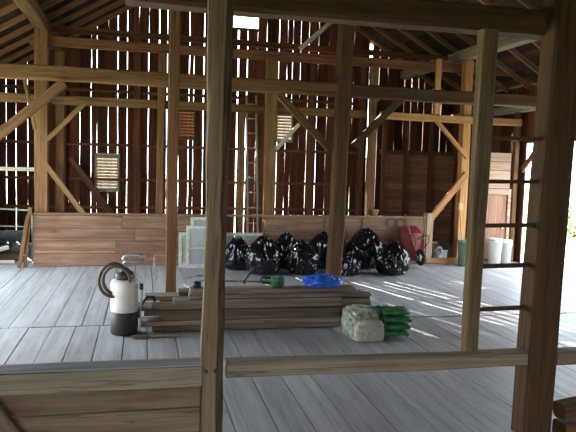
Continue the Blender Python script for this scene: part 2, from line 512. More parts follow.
# plank half wall on the left
w = empty('plank_half_wall', (0, 0, 0), label='nearest plank half wall at bottom left, with a broad bluish sill on top', cat='half wall')
bm = bmesh.new()
zs = [.004, .155, .31, .442]
for a, b in zip(zs, zs[1:]):
    box(bm, (-2.7, YN + .045 + random.uniform(0, .008), a + .003), (.335, YN + .085, b - .003), 0, .006)
link('boards', bm, W_SILL, w)
bm = bmesh.new(); box(bm, (-2.7, YN + .0, .446), (.338, YN + .145, .562), 0, .014)
link('sill', bm, W_SILLB, w)
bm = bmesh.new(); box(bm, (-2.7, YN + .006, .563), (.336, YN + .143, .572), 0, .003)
meta(link('sheen_cap', bm, W_SILLSHEEN, w), 'grey weathered sill top, coloured for sky sheen')  # thin board added; its grey carries the sky sheen of the sill top
d0, d1 = at(-6, 398, 3.42), at(21, 432, 3.42)
dd = (d1 - d0).normalized(); nn = Vector((-dd.z, 0, dd.x)) * -.085
if nn.z > 0: nn = -nn
k0 = (d0 + nn) - dd * .62; kz = (d0 + nn).z
k1 = (d0 + nn) + dd * ((kz - .085) / -dd.z)
tim('diagonal_brace', k0, k1, .17, .055, W_SILL2, 'slanting plank brace in the bottom left corner before the plank half wall', 'brace', 'barn braces', wob=.002)

# ------------------------------------------- timbers standing on the drive floor
t0 = at(171, 290, 7.6); t1 = at(176, 20, 7.6)
tim('wooden_post', (t0.x - .005, 7.66, 0), (t1.x, 7.66, 4.6), .122, .12, W_BROWN, 'thin brown post behind the lumber stack, left of the tan post', 'post', 'barn posts', wob=.006)
m0 = at(336.5, 260, 8.8); m1 = at(347.5, 50, 8.8); mdx = (m1.x - m0.x) / (m1.z - m0.z); mx = lambda z: m0.x + mdx * (z - m0.z)
tim('wooden_post', (mx(0), 8.91, 0), (mx(5.35), 8.91, 5.35), .195, .20, W_DARK, 'thick dark middle post in front of the black trash bags', 'post', 'barn posts', wob=.008, ch=.02)
tim('tie_beam', (XL + .1, 8.93, 2.78), (mx(2.78) - .103, 8.93, 2.78), .185, .18, W_BROWN, 'brown tie beam running from the left up to the thick middle post', 'beam', 'barn beams', wob=.007, ch=.015)
tim('tie_beam', (mx(2.78) + .103, 8.93, 2.775), (6.75, 8.93, 2.755), .185, .18, W_DARK, 'dark tie beam running from the thick middle post to the right wall', 'beam', 'barn beams', wob=.007, ch=.015)
B = 'barn braces'
tim('diagonal_brace', at(279, 95, 8.90), at(329, 148, 8.90), .10, .08, W_BROWN, 'brace slanting from the tie beam down to the left face of the thick middle post', 'brace', B)
tim('diagonal_brace', at(401, 99, 8.90), at(354, 146, 8.90), .10, .08, W_DARK, 'brace slanting from the tie beam down to the right face of the thick middle post', 'brace', B)
tim('diagonal_brace', at(64, 83, 8.76), at(-22, 152, 8.76), .12, .10, W_BROWN, 'long brace slanting down to the left edge from the left tie beam', 'brace', B)
tim('diagonal_brace', at(300, 49, 8.88), at(338, 16, 8.88), .06, .05, W_PALE, 'pale slanting strut high up left of the thick middle post', 'brace', B)

# ------------------------------------------- frame along the far half wall, y = 10.5
YH = 10.5


def post(px, w, z0, z1, mat, label, dy=.12, y=YH, py=150, d=.17, lean=0.0):
    x = at(px, py, y).x
    return tim('wooden_post', (x, y + dy, z0), (x + lean, y + dy, z1), w, d, mat, label, 'post', 'barn posts', wob=.005)


P = 'barn posts'
tim('wooden_post', (-1.535, YH + .14, 0), (-1.535, YH + .14, 3.65), .20, .18, W_TAN, 'square tan post under the left roof purlin, ending the far half wall', 'post', P, wob=.006, ch=.015)
tim('wooden_post', (-1.29, YH + .35, 0), (-1.29, YH + .35, 3.35), .14, .14, W_BROWN, 'brown post just behind the tan post at the left end of the far half wall', 'post', P)
tim('wooden_post', (.27, YH + .135, 0), (.29, YH + .135, 3.40), .11, .12, W_BROWN, 'slender post on the far half wall, just left of the thin brown post', 'post', P)
tim('wooden_post', (2.09, YH + .14, 0), (2.09, YH + .14, 3.42), .19, .15, W_TAN, 'broad tan post rising from the far half wall above the big black trash bag', 'post', P)
tim('wooden_post', (1.60, YH + .10, 0), (1.60, YH + .10, 2.53), .085, .1, W_BROWN, 'narrow stud on the far half wall next to the rung ladder', 'post', P)
tim('wooden_post', (3.90, YH + .135, 0), (3.88, YH + .135, 3.42), .11, .14, W_BROWN, 'slim post on the far half wall beside the wide bright gap', 'post', P)
tim('wooden_post', (4.985, YH + .02, 0), (4.985, YH + .02, .90), .125, .13, W_PINKZ, 'short warm brown post ending the far half wall beside the wheelbarrow', 'post', P)
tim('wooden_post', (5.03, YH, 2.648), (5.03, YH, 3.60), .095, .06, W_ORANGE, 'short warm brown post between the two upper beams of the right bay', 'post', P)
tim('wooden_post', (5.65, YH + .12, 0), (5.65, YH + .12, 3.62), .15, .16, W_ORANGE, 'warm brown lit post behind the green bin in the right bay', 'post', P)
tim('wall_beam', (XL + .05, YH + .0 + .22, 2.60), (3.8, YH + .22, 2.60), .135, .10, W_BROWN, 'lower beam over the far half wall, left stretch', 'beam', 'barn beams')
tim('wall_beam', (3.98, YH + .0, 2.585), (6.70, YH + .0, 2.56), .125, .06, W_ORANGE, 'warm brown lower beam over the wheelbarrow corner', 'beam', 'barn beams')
tim('wall_beam', (-1.72, YH + .24, 3.50), (6.7, YH + .24, 3.50), .15, .10, W_RED, 'upper beam crossing the barn from the left purlin post to the right bay', 'beam', 'barn beams')
tim('wall_beam', (-1.42, YH + .45, 3.73), (5.4, YH + .45, 3.70), .09, .10, W_RED, 'thinner reddish beam just above the upper beam', 'beam', 'barn beams')
tim('roof_purlin', (-1.54, 2.9, 3.755), (-1.54, YB - .04, 3.755), .19, .19, W_BROWN, 'thick purlin running along the left roof slope on top of the tan post', 'purlin', 'roof purlins', wob=.008, ch=.02)
tim('roof_purlin', (5.64, 2.9, 3.73), (5.64, YB - .04, 3.73), .19, .19, W_PURL, 'pale thick purlin running along the right roof slope', 'purlin', 'roof purlins', wob=.008, ch=.02)
tim('roof_plate', (6.755, 3.2, 2.83), (6.755, YB - .06, 2.83), .15, .13, W_PALE, 'pale plate along the top of the right wall above the drive door', 'beam', 'barn beams')
tim('wall_rail', (XL + .03, YH + .16, 1.50), (-1.64, YH + .16, 1.50), .06, .05, W_PALE, 'pale horizontal rail from the left tan post to the left edge', 'rail')
tim('diagonal_brace', at(45, 164, YH), at(84, 214, YH), .085, .07, W_TAN, 'brace from the left tan post down to the far half wall', 'brace', B)
tim('diagonal_brace', at(85, 103, YH), at(46, 141, YH), .075, .07, W_TAN, 'brace from the lower beam down to the left tan post', 'brace', B)
tim('diagonal_brace', at(24, 76, 10.36), at(35, 129, 10.36), .05, .06, W_TAN, 'small steep strut beside the top of the left tan post', 'brace', B)
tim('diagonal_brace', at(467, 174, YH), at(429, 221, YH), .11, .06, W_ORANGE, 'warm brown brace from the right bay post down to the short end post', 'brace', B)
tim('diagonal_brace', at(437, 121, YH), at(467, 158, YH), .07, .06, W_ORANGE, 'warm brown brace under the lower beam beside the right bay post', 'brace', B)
tim('diagonal_brace', at(299, 124, YH), at(276, 149, YH), .06, .05, W_PALE, 'pale brace on the right side of the broad tan post', 'brace', B)

# far half wall, with the gap where the old sashes stand
w = empty('plank_half_wall', (0, 0, 0), label='far half wall of wide horizontal boards behind the sprayer and the trash bags', cat='half wall')
bm = bmesh.new()
zs = [.004, .20, .40, .60, .80]
for a, b in zip(zs, zs[1:]):
    for x0, x1 in ((-1.64, 1.22), (2.0, 4.91)):
        xx = x0
        while xx < x1 - .05:
            xn = x1 if x1 - xx < 2.2 else xx + random.uniform(1.2, 1.9)
            box(bm, (xx + .003, YH - .03 - random.uniform(0, .008), a + .002), (xn - .003, YH + .005, b - .002), 0, .004)
            xx = xn
link('boards', bm, W_LOW, w)
bm = bmesh.new(); box(bm, (-1.66, YH - .045, .802), (4.915, YH + .035, .84), 0, .006)
link('cap_rail', bm, W_LOW, w)
for x in (.9, 3.05, 3.72):
    bm = bmesh.new(); box(bm, (x, YH - .06, .004), (x + .06, YH - .042, .80), 0, .004)
    link('batten', bm, W_LOW, w)

# inner framing of the back wall
for z, nm in ((.72, 'lowest'), (1.28, 'second lowest'), (1.98, 'middle'), (3.05, 'second highest'), (3.95, 'highest')):
    hw = min(4.7, 3.6 + (3.87 - z) / SL - .1)
    tim('siding_girt', (XM - hw, YB - .045, z), (min(4.75, XM + hw), YB - .045, z), .06, .06, W_RED, '%s horizontal girt nailed across the gapped back wall' % nm, 'girt', 'girts of the back wall', wob=.004)
for px, zt_, lab in ((63, 3.5, 'dark stud of the back wall behind the left tan post'), (137, 4.2, 'dark stud of the back wall left of the thin brown post'), (210, 4.9, 'dark stud of the back wall behind the tan near post'), (310, 4.7, 'dark stud of the back wall left of the thick middle post'), (360, 4.0, 'dark stud of the back wall right of the thick middle post')):
    x = at(px, 150, YB - .12).x
    tim('wall_stud', (x, YB - .13, 0), (x, YB - .13, zt_), .13, .12, W_RED, lab, 'stud', 'studs of the back wall')
tim('diagonal_brace', at(70, 158, 13.2), at(113, 216, 13.2), .12, .08, W_RED, 'dark brace on the back wall behind the far half wall on the left', 'brace', B)

# horizontal plank lining in the back right corner
w = empty('plank_lining', (0, 0, 0), label='dark reddish lining of horizontal planks in the back right corner', cat='plank wall')
bm = bmesh.new()
z = .004
while z < 1.85:
    z1 = z + random.uniform(.17, .23)
    box(bm, (5.12, YB - .22 + random.uniform(0, .012), z), (6.84, YB - .19, z1 - .006))
    z = z1
link('planks', bm, W_LINING, w)
bm = bmesh.new(); box(bm, (5.08, YB - .27, z), (6.84, YB - .15, z + .09))
link('top_rail', bm, W_BROWN, w)
for x in (5.1, 5.62, 6.2):
    bm = bmesh.new(); box(bm, (x, YB - .29, .004), (x + .08, YB - .225, 2.9))
    link('stud', bm, W_RED, w)

# board partition with a door beside the drive door
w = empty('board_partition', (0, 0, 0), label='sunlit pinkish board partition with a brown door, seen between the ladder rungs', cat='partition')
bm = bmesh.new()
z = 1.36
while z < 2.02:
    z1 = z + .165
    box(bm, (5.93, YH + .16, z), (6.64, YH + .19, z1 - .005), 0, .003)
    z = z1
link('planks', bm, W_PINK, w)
bm = bmesh.new()
x = 5.98
while x < 6.58:
    box(bm, (x, YH + .15, .05), (min(x + .118, 6.6), YH + .18, 1.24)); x += .12
door = link('door_leaf', bm, W_DOOR, w)
bm = bmesh.new()
box(bm, (5.93, YH + .13, .004), (5.98, YH + .19, 1.355), 0, .004); box(bm, (6.60, YH + .13, .004), (6.66, YH + .19, 1.355), 0, .004); box(bm, (5.98, YH + .13, 1.245), (6.60, YH + .19, 1.355), 0, .004)
link('door_casing', bm, W_PINK, w)
bm = bmesh.new(); box(bm, (6.50, YH + .12, .62), (6.53, YH + .15, .72), 0, .005)
link('door_pull', bm, STEEL, door)
tim('wooden_post', (6.735, YH + .17, 0), (6.735, YH + .17, 3.0), .09, .09, W_BROWN, 'brown door post between the pinkish partition and the bright drive door', 'post', P)
tim('wooden_post', (6.60, 12.0, 0), (6.60, 12.0, 3.0), .12, .12, W_RED, 'dark post in the right bay behind the pinkish partition', 'post', P)
tim('diagonal_brace', (6.79, 9.95, 2.24), (6.79, 10.53, 1.70), .05, .09, W_BROWN, 'brace across the upper corner of the bright drive door', 'brace', B)

# rung ladder against the back wall
lx0, lx1 = at(249, 200, 12.6).x, at(259, 200, 12.6).x
la = empty('rung_ladder', (0, 0, 0), label='tall pale rung ladder leaning on the gapped back wall', cat='ladder')
for nm, x in (('l', lx0), ('r', lx1)):
    tim('side_rail', (x, 12.6, 0), (x + .02, 13.37, 3.1), .035, .05, W_PALE, None, None, parent=la, wob=.001, ch=.004)
for k in range(10):
    f = (k + .6) / 10.2
    bm = bmesh.new(); tube(bm, [(lx0, 12.6 + .77 * f, 3.1 * f), (lx1 + .02, 12.6 + .77 * f, 3.1 * f)], .014, 8)
    link('rung', bm, W_PALE, la, True)

# --------------------------------------------------------------- lumber stack
def lx(px): return .09 + (px - 150) * .01027
def lz(py): return (331.5 - py) * .0095


rows = [  # (left px, right px, top px, bottom px, y front, depth)
    (152, 340, 325.0, 331.3, 6.36, .20, 'bottom layer'),
    (147, 352, 319.6, 324.9, 6.34, .20, 'second layer from the bottom'),
    (162, 345, 314.0, 319.5, 6.35, .19, 'third layer from the bottom'),
    (144, 360, 308.4, 313.9, 6.33, .21, 'fourth layer from the bottom'),
    (151, 374, 303.0, 308.3, 6.36, .18, 'fourth layer from the top'),
    (172, 341, 297.8, 302.9, 6.34, .20, 'third layer from the top'),
    (187, 352, 293.0, 297.7, 6.36, .18, 'second layer from the top'),
    (188, 357, 288.0, 292.9, 6.35, .21, 'top layer'),
]
G = 'boards of the lumber stack'
for i, (a, b, t, bo, yf, dp, nm) in enumerate(rows):
    for rowi in range(3):
        if rowi == 0: A, Bp, y0, lab = a, b, yf, 'front weathered board in the %s of the lumber stack' % nm
        elif rowi == 1 and i == 7: continue
        elif rowi == 1:
            A, Bp, y0 = (140, 349, 171, 138, 160, 145, 178, 199)[i], (346, 352, 372, 362, 380, 381, 363, 352)[i], yf + dp + .012
            lab = 'middle weathered board in the %s of the lumber stack' % nm
            if i == 1: A = 158
        else:
            A, Bp, y0 = (160, 150, 165, 155, 144, 165, 190, 192)[i], (360, 352, 366, 358, 350, 372, 340, 346)[i], yf + 2 * dp + .024
            lab = 'rear weathered board in the %s of the lumber stack' % nm
            continue
        bm = timber_bm(lx(Bp) - lx(A), lz(t) - lz(bo) - .003, dp, .0018, .004, i * 7 + rowi)
        # lay the board along X
        bmesh.ops.rotate(bm, verts=bm.verts, cent=(0, 0, 0), matrix=Matrix.Rotation(math.pi / 2, 3, 'Y'))
        o = link('lumber_board', bm, W_LUMBER)
        o.location = (lx(A), y0 + dp / 2, (lz(t) + lz(bo)) / 2)
        o.rotation_euler.z = random.uniform(-.002, .002)
        meta(o, lab, 'board', G)
for (px, py, L, nm) in ((132, 333, .22, 'flat scrap of wood on the floor at the foot of the sprayer'), (150, 334.5, .16, 'small wood scrap on the floor at the left end of the lumber stack'), (168, 335, .09, 'tiny pale wood chip on the floor before the lumber stack')):
    bm = timber_bm(L, .02, .05, .004, .004, 5)
    bmesh.ops.rotate(bm, verts=bm.verts, cent=(0, 0, 0), matrix=Matrix.Rotation(math.pi / 2, 3, 'Y'))
    o = link('wood_scrap', bm, W_LUMBER); p = at(px, py, 6.25)
    o.location = (p.x, 6.16, .014); o.rotation_euler.z = .3 * L
    meta(o, nm, 'wood scrap')

# ------------------------------------------------------------------- sprayer
sp = empty('tank_sprayer', (-.158, 6.37, 0), label='white and black tank sprayer with coiled hose at the left end of the lumber stack', cat='sprayer')
R_ = .132
bm = bmesh.new(); lathe(bm, [(R_ * .94, 0), (R_, .012), (R_ * 1.01, .10), (R_ * 1.01, .215), (R_ * .98, .222)], 32)
link('black_base', bm, BLACKPL, sp, True)
bm = bmesh.new(); lathe(bm, [(R_ * .98, .2225), (R_, .23), (R_, .36), (R_ * .985, .365), (R_, .37), (R_, .50), (R_ * .93, .525), (R_ * .6, .535)], 32)
tank = link('tank', bm, WHITEPL, sp, True)
bm = bmesh.new()
for k in range(9):
    a0 = -1.15 + k * .085
    for zz in (0, 1): bm.verts.new(((R_ + .003) * math.cos(a0), (R_ + .003) * math.sin(a0), .30 + .16 * zz))
bm.verts.ensure_lookup_table()
for k in range(8): bm.faces.new([bm.verts[2 * k], bm.verts[2 * k + 2], bm.verts[2 * k + 3], bm.verts[2 * k + 1]])
bmesh.ops.solidify(bm, geom=bm.faces[:], thickness=.002)
meta(link('paper_label', bm, plain('label paper', (.85, .84, .78), .7, noisy=.03), tank), 'pale paper label')
bm = bmesh.new(); lathe(bm, [(.085, .537), (.09, .55), (.09, .585), (.075, .60), (.04, .61), (.035, .64), (.02, .655)], 20)
link('cap', bm, BLACKPL, sp, True)
bm = bmesh.new()
pts = [(-.01, 0, .64), (-.01, -.02, .70)]
for k in range(13):
    t = math.pi * (k / 12 * 1.8 - .9)
    pts.append((.085 - .10 * math.cos(t), -.03, .722 + .035 * math.sin(t) + .02))
tube(bm, pts, .015, 8)
link('pump_handle', bm, STEEL, sp, True)
bm = bmesh.new()
pts = [(.08, -.05, .60)]
for k in range(46):
    t = k / 45
    a = math.radians(60 + 560 * t)
    rx, rz = .125 + .02 * math.sin(4 * t), .165 - .03 * t
    pts.append((-.105 + rx * math.cos(a) + .03 * t, -.02 - .16 * t if t < .5 else -.10 + .10 * (t - .5), .53 + rz * math.sin(a)))
tube(bm, pts, .017, 8)
link('hose', bm, HOSE, sp, True)
bm = bmesh.new()
tube(bm, [(.06, -.05, .61), (.12, -.07, .58), (.16, -.06, .50), (.165, -.05, .40), (.155, -.05, .22), (.15, -.06, .06), (.152, -.07, .012)], .009, 8)
link('spray_wand', bm, STEEL, sp, True)
bm = bmesh.new(); box(bm, (.142, -.08, .44), (.18, -.03, .50), 0, .008)
link('trigger_grip', bm, BLACKPL, sp)
bm = bmesh.new()
tube(bm, [(.13 + .0, .06, .13), (.16, .08, .26), (.22, .10, .335), (.28, .10, .33), (.30, .10, .29)], .014, 8)
link('carry_strap', bm, BLACKPL, sp, True)

# ------------------------------------------------------------- string trimmer
ST = lz(288) + .002
tr = empty('string_trimmer', (0, 6.455, ST), label='green string trimmer lying on top of the lumber stack', cat='string trimmer')
ex = at(276, 283, 6.45).x
bm = bmesh.new(); box(bm, (ex - .055, -.06, .005), (ex + .07, .06, .115), 0, .022)
eng = link('engine_housing', bm, GREENPL, tr, True)
bm = bmesh.new(); box(bm, (ex - .01, -.066, .03), (ex + .035, -.061, .075), 0, .002); link('air_cover', bm, BLACKPL, eng)
bm = bmesh.new()
vs = [(ex + .075, 0, .03 + .0), (ex + .085, 0, .10)]
tube(bm, [(ex + .071, 0, .025), (ex + .071, 0, .10)], .018, 10); link('pull_starter', bm, BLACKPL, eng, True)
hx = at(197, 281, 6.45).x
bm = bmesh.new(); tube(bm, [(ex - .055, 0, .06), (hx + .05, 0, .075), (hx, 0, .07)], .011, 10)
link('shaft', bm, STEEL, tr, True)
bm = bmesh.new()
tube(bm, [(ex - .057, 0, .095), (ex - .15, 0, .105), (ex - .165, 0, .08), (ex - .14, 0, .05), (ex - .057, 0, .045)], .013, 8)
link('rear_grip', bm, BLACKPL, tr, True)
bm = bmesh.new()
lo = at(247, 281, 6.45).x
tube(bm, [(lo - .03, -.03, .05), (lo - .045, -.05, .075), (lo + .01, -.06, .14), (lo + .055, -.03, .21), (lo + .06, .02, .215), (lo + .03, .05, .14), (lo - .02, .03, .07)], .010, 8, closed=True)
link('loop_handle', bm, BLACKPL, tr, True)
bm = bmesh.new()
lathe(bm, [(.03, -.045), (.045, -.04), (.05, -.01), (.035, .012), (.015, .025)], 16)
bmesh.ops.translate(bm, verts=bm.verts, vec=(hx, 0, .052))
link('cutting_head', bm, BLACKPL, tr, True)
bm = bmesh.new()
pr = []
for k in range(9):
    a = math.radians(20 + k * 20)
    for r, z in ((.02, .085), (.15, .05)):
        pr.append(bm.verts.new((hx + .03 + r * math.cos(a) * 1.0, r * math.sin(a) - .02, z + .05)))
for k in range(8): bm.faces.new((pr[2 * k], pr[2 * k + 2], pr[2 * k + 3], pr[2 * k + 1]))
bmesh.ops.solidify(bm, geom=bm.faces[:], thickness=.008)
link('guard', bm, BLACKPL, tr)


# --------------------------------------------------------------- soft things
def blob(rx, ry, rz, seed, amp=.18, flat=.0, top=1.0, sub=5, fr=3.0, shape=None, vert=1.0):
    bm = bmesh.new()
    bmesh.ops.create_icosphere(bm, subdivisions=sub, radius=1)
    sv = Vector((seed * 11.3, seed * 5.7, seed * 2.9))
    for v in bm.verts:
        p = v.co.copy()
        q = Vector((p.x * fr, p.y * fr, p.z * fr * vert)) + sv
        q2 = q + noise.noise_vector(q) * .9
        rid = 1 - 2 * abs(noise.noise(q2))
        rid2 = 1 - 2 * abs(noise.noise(q2 * 2.3 + sv))
        k = 1 + amp * (rid * .55 + rid2 * .3 - .45) + .10 * noise.noise(p * 1.3 + sv)
        p = p * k
        if shape: p = shape(p)
        z = p.z
        if z < -.72: z = -.72 + (z + .72) * .12
        p.z = z
        v.co = (p.x * rx, p.y * ry, (p.z + .755) * rz / 1.755)
    zmin = min(v.co.z for v in bm.verts)
    for v in bm.verts: v.co.z -= zmin
    return bm


def bagshape(p):
    h = max(0, p.z)
    k = 1.0 - .30 * h ** 1.7
    return Vector((p.x * k * 1.05, p.y * k * 1.05, p.z * 1.05))


bags = [  # px, y, width, height, label
    (237, 10.06, .44, .47, 'leftmost black trash bag, low one next to the tan near post'),
    (263, 9.58, .52, .54, 'big tall black trash bag, second from the left in the row'),
    (285, 10.12, .48, .55, 'black trash bag third from the left, behind its taller neighbour'),
    (302, 9.56, .47, .48, 'black trash bag in the middle of the left row, behind the green trimmer'),
    (322, 10.08, .54, .56, 'black trash bag just left of the thick middle post'),
    (349, 9.38, .32, .31, 'small low black trash bag just right of the thick middle post'),
    (364, 10.10, .62, .62, 'tallest black trash bag with a white streak, right of the thick middle post'),
    (392, 9.46, .49, .49, 'rightmost black trash bag, beside the red wheelbarrow'),
]
for i, (px, y, wd, ht, lab) in enumerate(bags):
    x = at(px, 272, y).x
    a = random.uniform(-.5, .5)
    e = empty('trash_bag', (x, y, .002), (0, 0, a), label=lab, cat='trash bag', group='black trash bags')
    link('bag_body', blob(wd * .50, wd * .44, ht, i + 3, .34, shape=bagshape, fr=1.9, vert=.6), BLACKBAG, e, True)
    bm = bmesh.new()
    lathe(bm, [(.07, -.02), (.035, .015), (.05, .03), (.075, .05), (.05, .06)], 14)
    for v in bm.verts:
        an = math.atan2(v.co.y, v.co.x)
        v.co *= 1 + .28 * math.sin(3 * an + i) * max(0, v.co.z / .06)
    bmesh.ops.rotate(bm, verts=bm.verts, cent=(0, 0, 0), matrix=Matrix.Rotation(.5 * math.sin(i * 2.3), 3, 'X'))
    bmesh.ops.translate(bm, verts=bm.verts, vec=(0, 0, ht * .93))
    link('tied_neck', bm, BLACKBAG, e, True)

bl = empty('blue_tarp', (at(320, 286, 6.55).x, 6.47, ST), (0, 0, .05), label='crumpled bright blue plastic tarp on the right end of the lumber stack', cat='tarp')
link('folded_sheet', blob(.215, .14, .125, 21, .30, fr=2.0), BLUE, bl, True)

# green wrapped bundle in front of the stack
bd = empty('wrapped_bundle', (1.995, 5.98, 0), (0, 0, -.03), label='strapped bundle of green rolls under mossy sacking, on the floor before the lumber stack', cat='bundle')
bm = bmesh.new()
for (y, z) in ((-.09, .05), (.03, .05), (.14, .05), (-.09, .118), (.03, .118), (.14, .118), (-.085, .186), (.03, .186), (.13, .186), (-.03, .25), (.08, .25)):
    b2 = bmesh.new()
    L = .585 + random.uniform(-.025, .02)
    tube(b2, [(.05 + L * k / 14, y + .006 * math.sin(k), z + .003 * math.cos(k * 2.1)) for k in range(15)], [.032 + .006 * noise.noise(Vector((k * .5, y * 40, z * 40))) for k in range(15)], 12)
    for v in b2.verts: v.co.y = y + (v.co.y - y) * 1.6
    link('green_roll', b2, GREENBAG, bd, True)
bm.free()
soft = lambda v: math.tanh(1.45 * v) / math.tanh(1.45)
sh = lambda p: Vector((soft(p.x), soft(p.y), soft(p.z)))
o = link('mossy_sack', blob(.158, .20, .285, 31, .34, fr=2.8, shape=sh), BURLAP, bd, True); o.location = (.155, .03, 0)
o = link('pale_sack', blob(.148, .07, .205, 37, .36, fr=3.2, shape=sh), PALESACK, bd, True); o.location = (.185, -.155, 0)
bm = bmesh.new()
tube(bm, [(.345, -.16, .012), (.345, -.165, .14), (.34, -.14, .23), (.34, .02, .30), (.34, .17, .24), (.345, .215, .12), (.345, .20, .012)], .012, 6)
link('strap', bm, BLACKPL, bd, True)


# ------------------------------------------------------------- old window sashes
def sash(loc, w, h, label, mid=(), vert=(), tilt=-.1, rz=0.0, fr=.05):
    e = empty('salvaged_glazing', loc, (tilt, 0, rz), label=label, cat='window sash', group='old white window sashes')
    bm = bmesh.new()
    for lo, hi in (((0, -.018, 0), (fr, .018, h)), ((w - fr, -.018, 0), (w, .018, h)), ((fr, -.018, 0), (w - fr, .018, fr * 1.3)), ((fr, -.018, h - fr), (w - fr, .018, h))):
        box(bm, lo, hi, 0, .003)
    link('sash_frame', bm, WHITEPAINT, e)
    for z in mid:
        bm = bmesh.new(); box(bm, (fr, -.015, z), (w - fr, .015, z + .03), 0, .003); link('muntin', bm, WHITEPAINT, e)
    for x in vert:
        bm = bmesh.new(); box(bm, (x, -.015, fr), (x + .03, .015, h - fr), 0, .003); link('muntin', bm, WHITEPAINT, e)
    bm = bmesh.new(); box(bm, (fr - .005, -.003, fr), (w - fr + .005, .003, h - fr)); link('glass_pane', bm, PANE, e)
    return e


sx = lambda px, y: at(px, 265, y).x
sash((sx(190, 10.42), 10.36, 0), .52, .80, 'tallest white window sash, standing behind the two others near the tan post', (.6,), tilt=-.07)
sash((sx(178.5, 10.3), 10.27, 0), .62, .56, 'lower left white window sash, half behind the one in front of it', vert=(.28,), tilt=-.06)
sash((sx(186, 10.2), 10.18, 0), .56, .68, 'front white window sash with a middle bar, left of the tan near post', (.30,), tilt=-.07)
sash((sx(224, 10.38), 10.40, 0), .64, .545, 'wide white two-pane sash behind the leftmost trash bags', vert=(.30,), tilt=-.06)

# ------------------------------------------------------------------ wheelbarrow
wb = empty('wheelbarrow', (at(414, 264, 10.18).x, 10.14, 0), (math.radians(-13), 0, math.radians(9)), label='red wheelbarrow tipped up on its nose against the far half wall', cat='wheelbarrow')
bm = bmesh.new()
# tray: flat bottom towards us, open side to the wall, wider at the rim
def ring(y, x0, z0, z1, rb, n=6):
    vs = []
    for cx, cz, a0 in ((x0 - rb, z1 - rb, 0), (-x0 + rb, z1 - rb, 90), (-x0 + rb, z0 + rb, 180), (x0 - rb, z0 + rb, 270)):
        for k in range(n):
            a = math.radians(a0 + 90 * k / (n - 1))
            vs.append(bm.verts.new((cx + rb * math.cos(a), y, cz + rb * math.sin(a))))
    return vs
rr = [ring(-.15, .12, .22, .56, .06), ring(-.14, .145, .20, .58, .07), ring(.06, .205, .10, .70, .10), ring(.075, .222, .085, .715, .11)]
bm.faces.new(rr[0])
for A, B_ in zip(rr, rr[1:]):
    for k in range(len(A)): bm.faces.new((A[k], A[(k + 1) % len(A)], B_[(k + 1) % len(A)], B_[k]))
bmesh.ops.solidify(bm, geom=bm.faces[:], thickness=.006)
link('tray', bm, REDPAINT, wb, True)
for s in (-1, 1):
    bm = bmesh.new(); tube(bm, [(s * .055, -.175, .09), (s * .10, -.172, .35), (s * .165, -.15, .66), (s * .185, -.12, .90)], [.013, .014, .014, .012], 8)
    h = link('handle', bm, W_TAN, wb, True)
    bm = bmesh.new(); tube(bm, [(s * .09, -.18, .30), (s * .13, -.29, .40), (s * .14, -.29, .50), (s * .145, -.17, .52)], .009, 8)
    link('leg', bm, WIRE, wb, True)
bm = bmesh.new(); tube(bm, [(-.14, -.285, .45), (0, -.295, .46), (.14, -.285, .45)], .008, 8); link('leg_stay', bm, WIRE, wb, True)
bm = bmesh.new()
tube(bm, [(0, -.20 + .105 * math.cos(2 * math.pi * k / 24), (.146 + .105 * math.sin(2 * math.pi * k / 24))) for k in range(24)], .038, 10, closed=True)
wh = link('wheel', bm, RUBBER, wb, True)
bm = bmesh.new(); tube(bm, [(-.05, -.20, .146), (.05, -.20, .146)], .014, 10)
b2 = [tube(bm, [(0, -.20, .146), (0, -.20 + .085 * math.cos(a), .146 + .085 * math.sin(a))], .006, 6) for a in (0, 1.26, 2.51, 3.77, 5.03)]
link('hub', bm, STEEL, wh, True)
wb.rotation_euler.x = math.radians(-13)

# wire hoops on the wall
for px, lab in ((392.3, 'left wire hoop hanging on the far half wall left of the wheelbarrow'), (402.3, 'right wire hoop hanging on the far half wall left of the wheelbarrow')):
    p = at(px, 223, YH - .055)
    bm = bmesh.new(); tube(bm, [(.082 * math.cos(2 * math.pi * k / 24), 0, .082 * math.sin(2 * math.pi * k / 24)) for k in range(24)], .010, 8, closed=True)
    o = link('wire_hoop', bm, WIRE, None, True); o.location = (p.x, YH - .055, p.z); meta(o, lab, 'hoop', 'hoops on the half wall')
# pot on the cap of the half wall
p = at(376, 217, YH + .03)
bm = bmesh.new(); lathe(bm, [(.03, 0), (.05, .09), (.055, .09), (.055, .11), (.045, .11), (.03, .02)], 18)
o = link('clay_pot', bm, CLAY, None, True); o.location = (p.x - .02, YH - .0, .842); meta(o, 'small clay pot on top of the far half wall beside the slim post', 'pot')

# ----------------------------------------------------------- right corner items
def bucket(name, x, y, r0, r1, h, mat, label, cat, handle=True, lid=False, group=None):
    e = empty(name, (x, y, 0), label=label, cat=cat, group=group)
    bm = bmesh.new(); lathe(bm, [(r0, .002), (r1, h * .9), (r1 * 1.06, h * .9), (r1 * 1.06, h * .94), (r1, h * .95), (r1, h), (r1 * .93, h), (r0 * .92, .02)], 28)
    link('bucket_body', bm, mat, e, True)
    if lid:
        bm = bmesh.new(); lathe(bm, [(r1 * 1.05, h + .001), (r1 * 1.07, h + .012), (r1 * .9, h + .018)], 28); link('lid', bm, mat, e, True)
    if handle:
        bm = bmesh.new(); tube(bm, [(r1 * 1.08 * math.cos(a), -r1 * 1.0 * math.sin(a) * .55 - .02, h * .88 - r1 * math.sin(a) * .75) for a in [math.pi * k / 12 for k in range(13)]], .004, 6)
        link('bail', bm, STEEL, e, True)
    return e


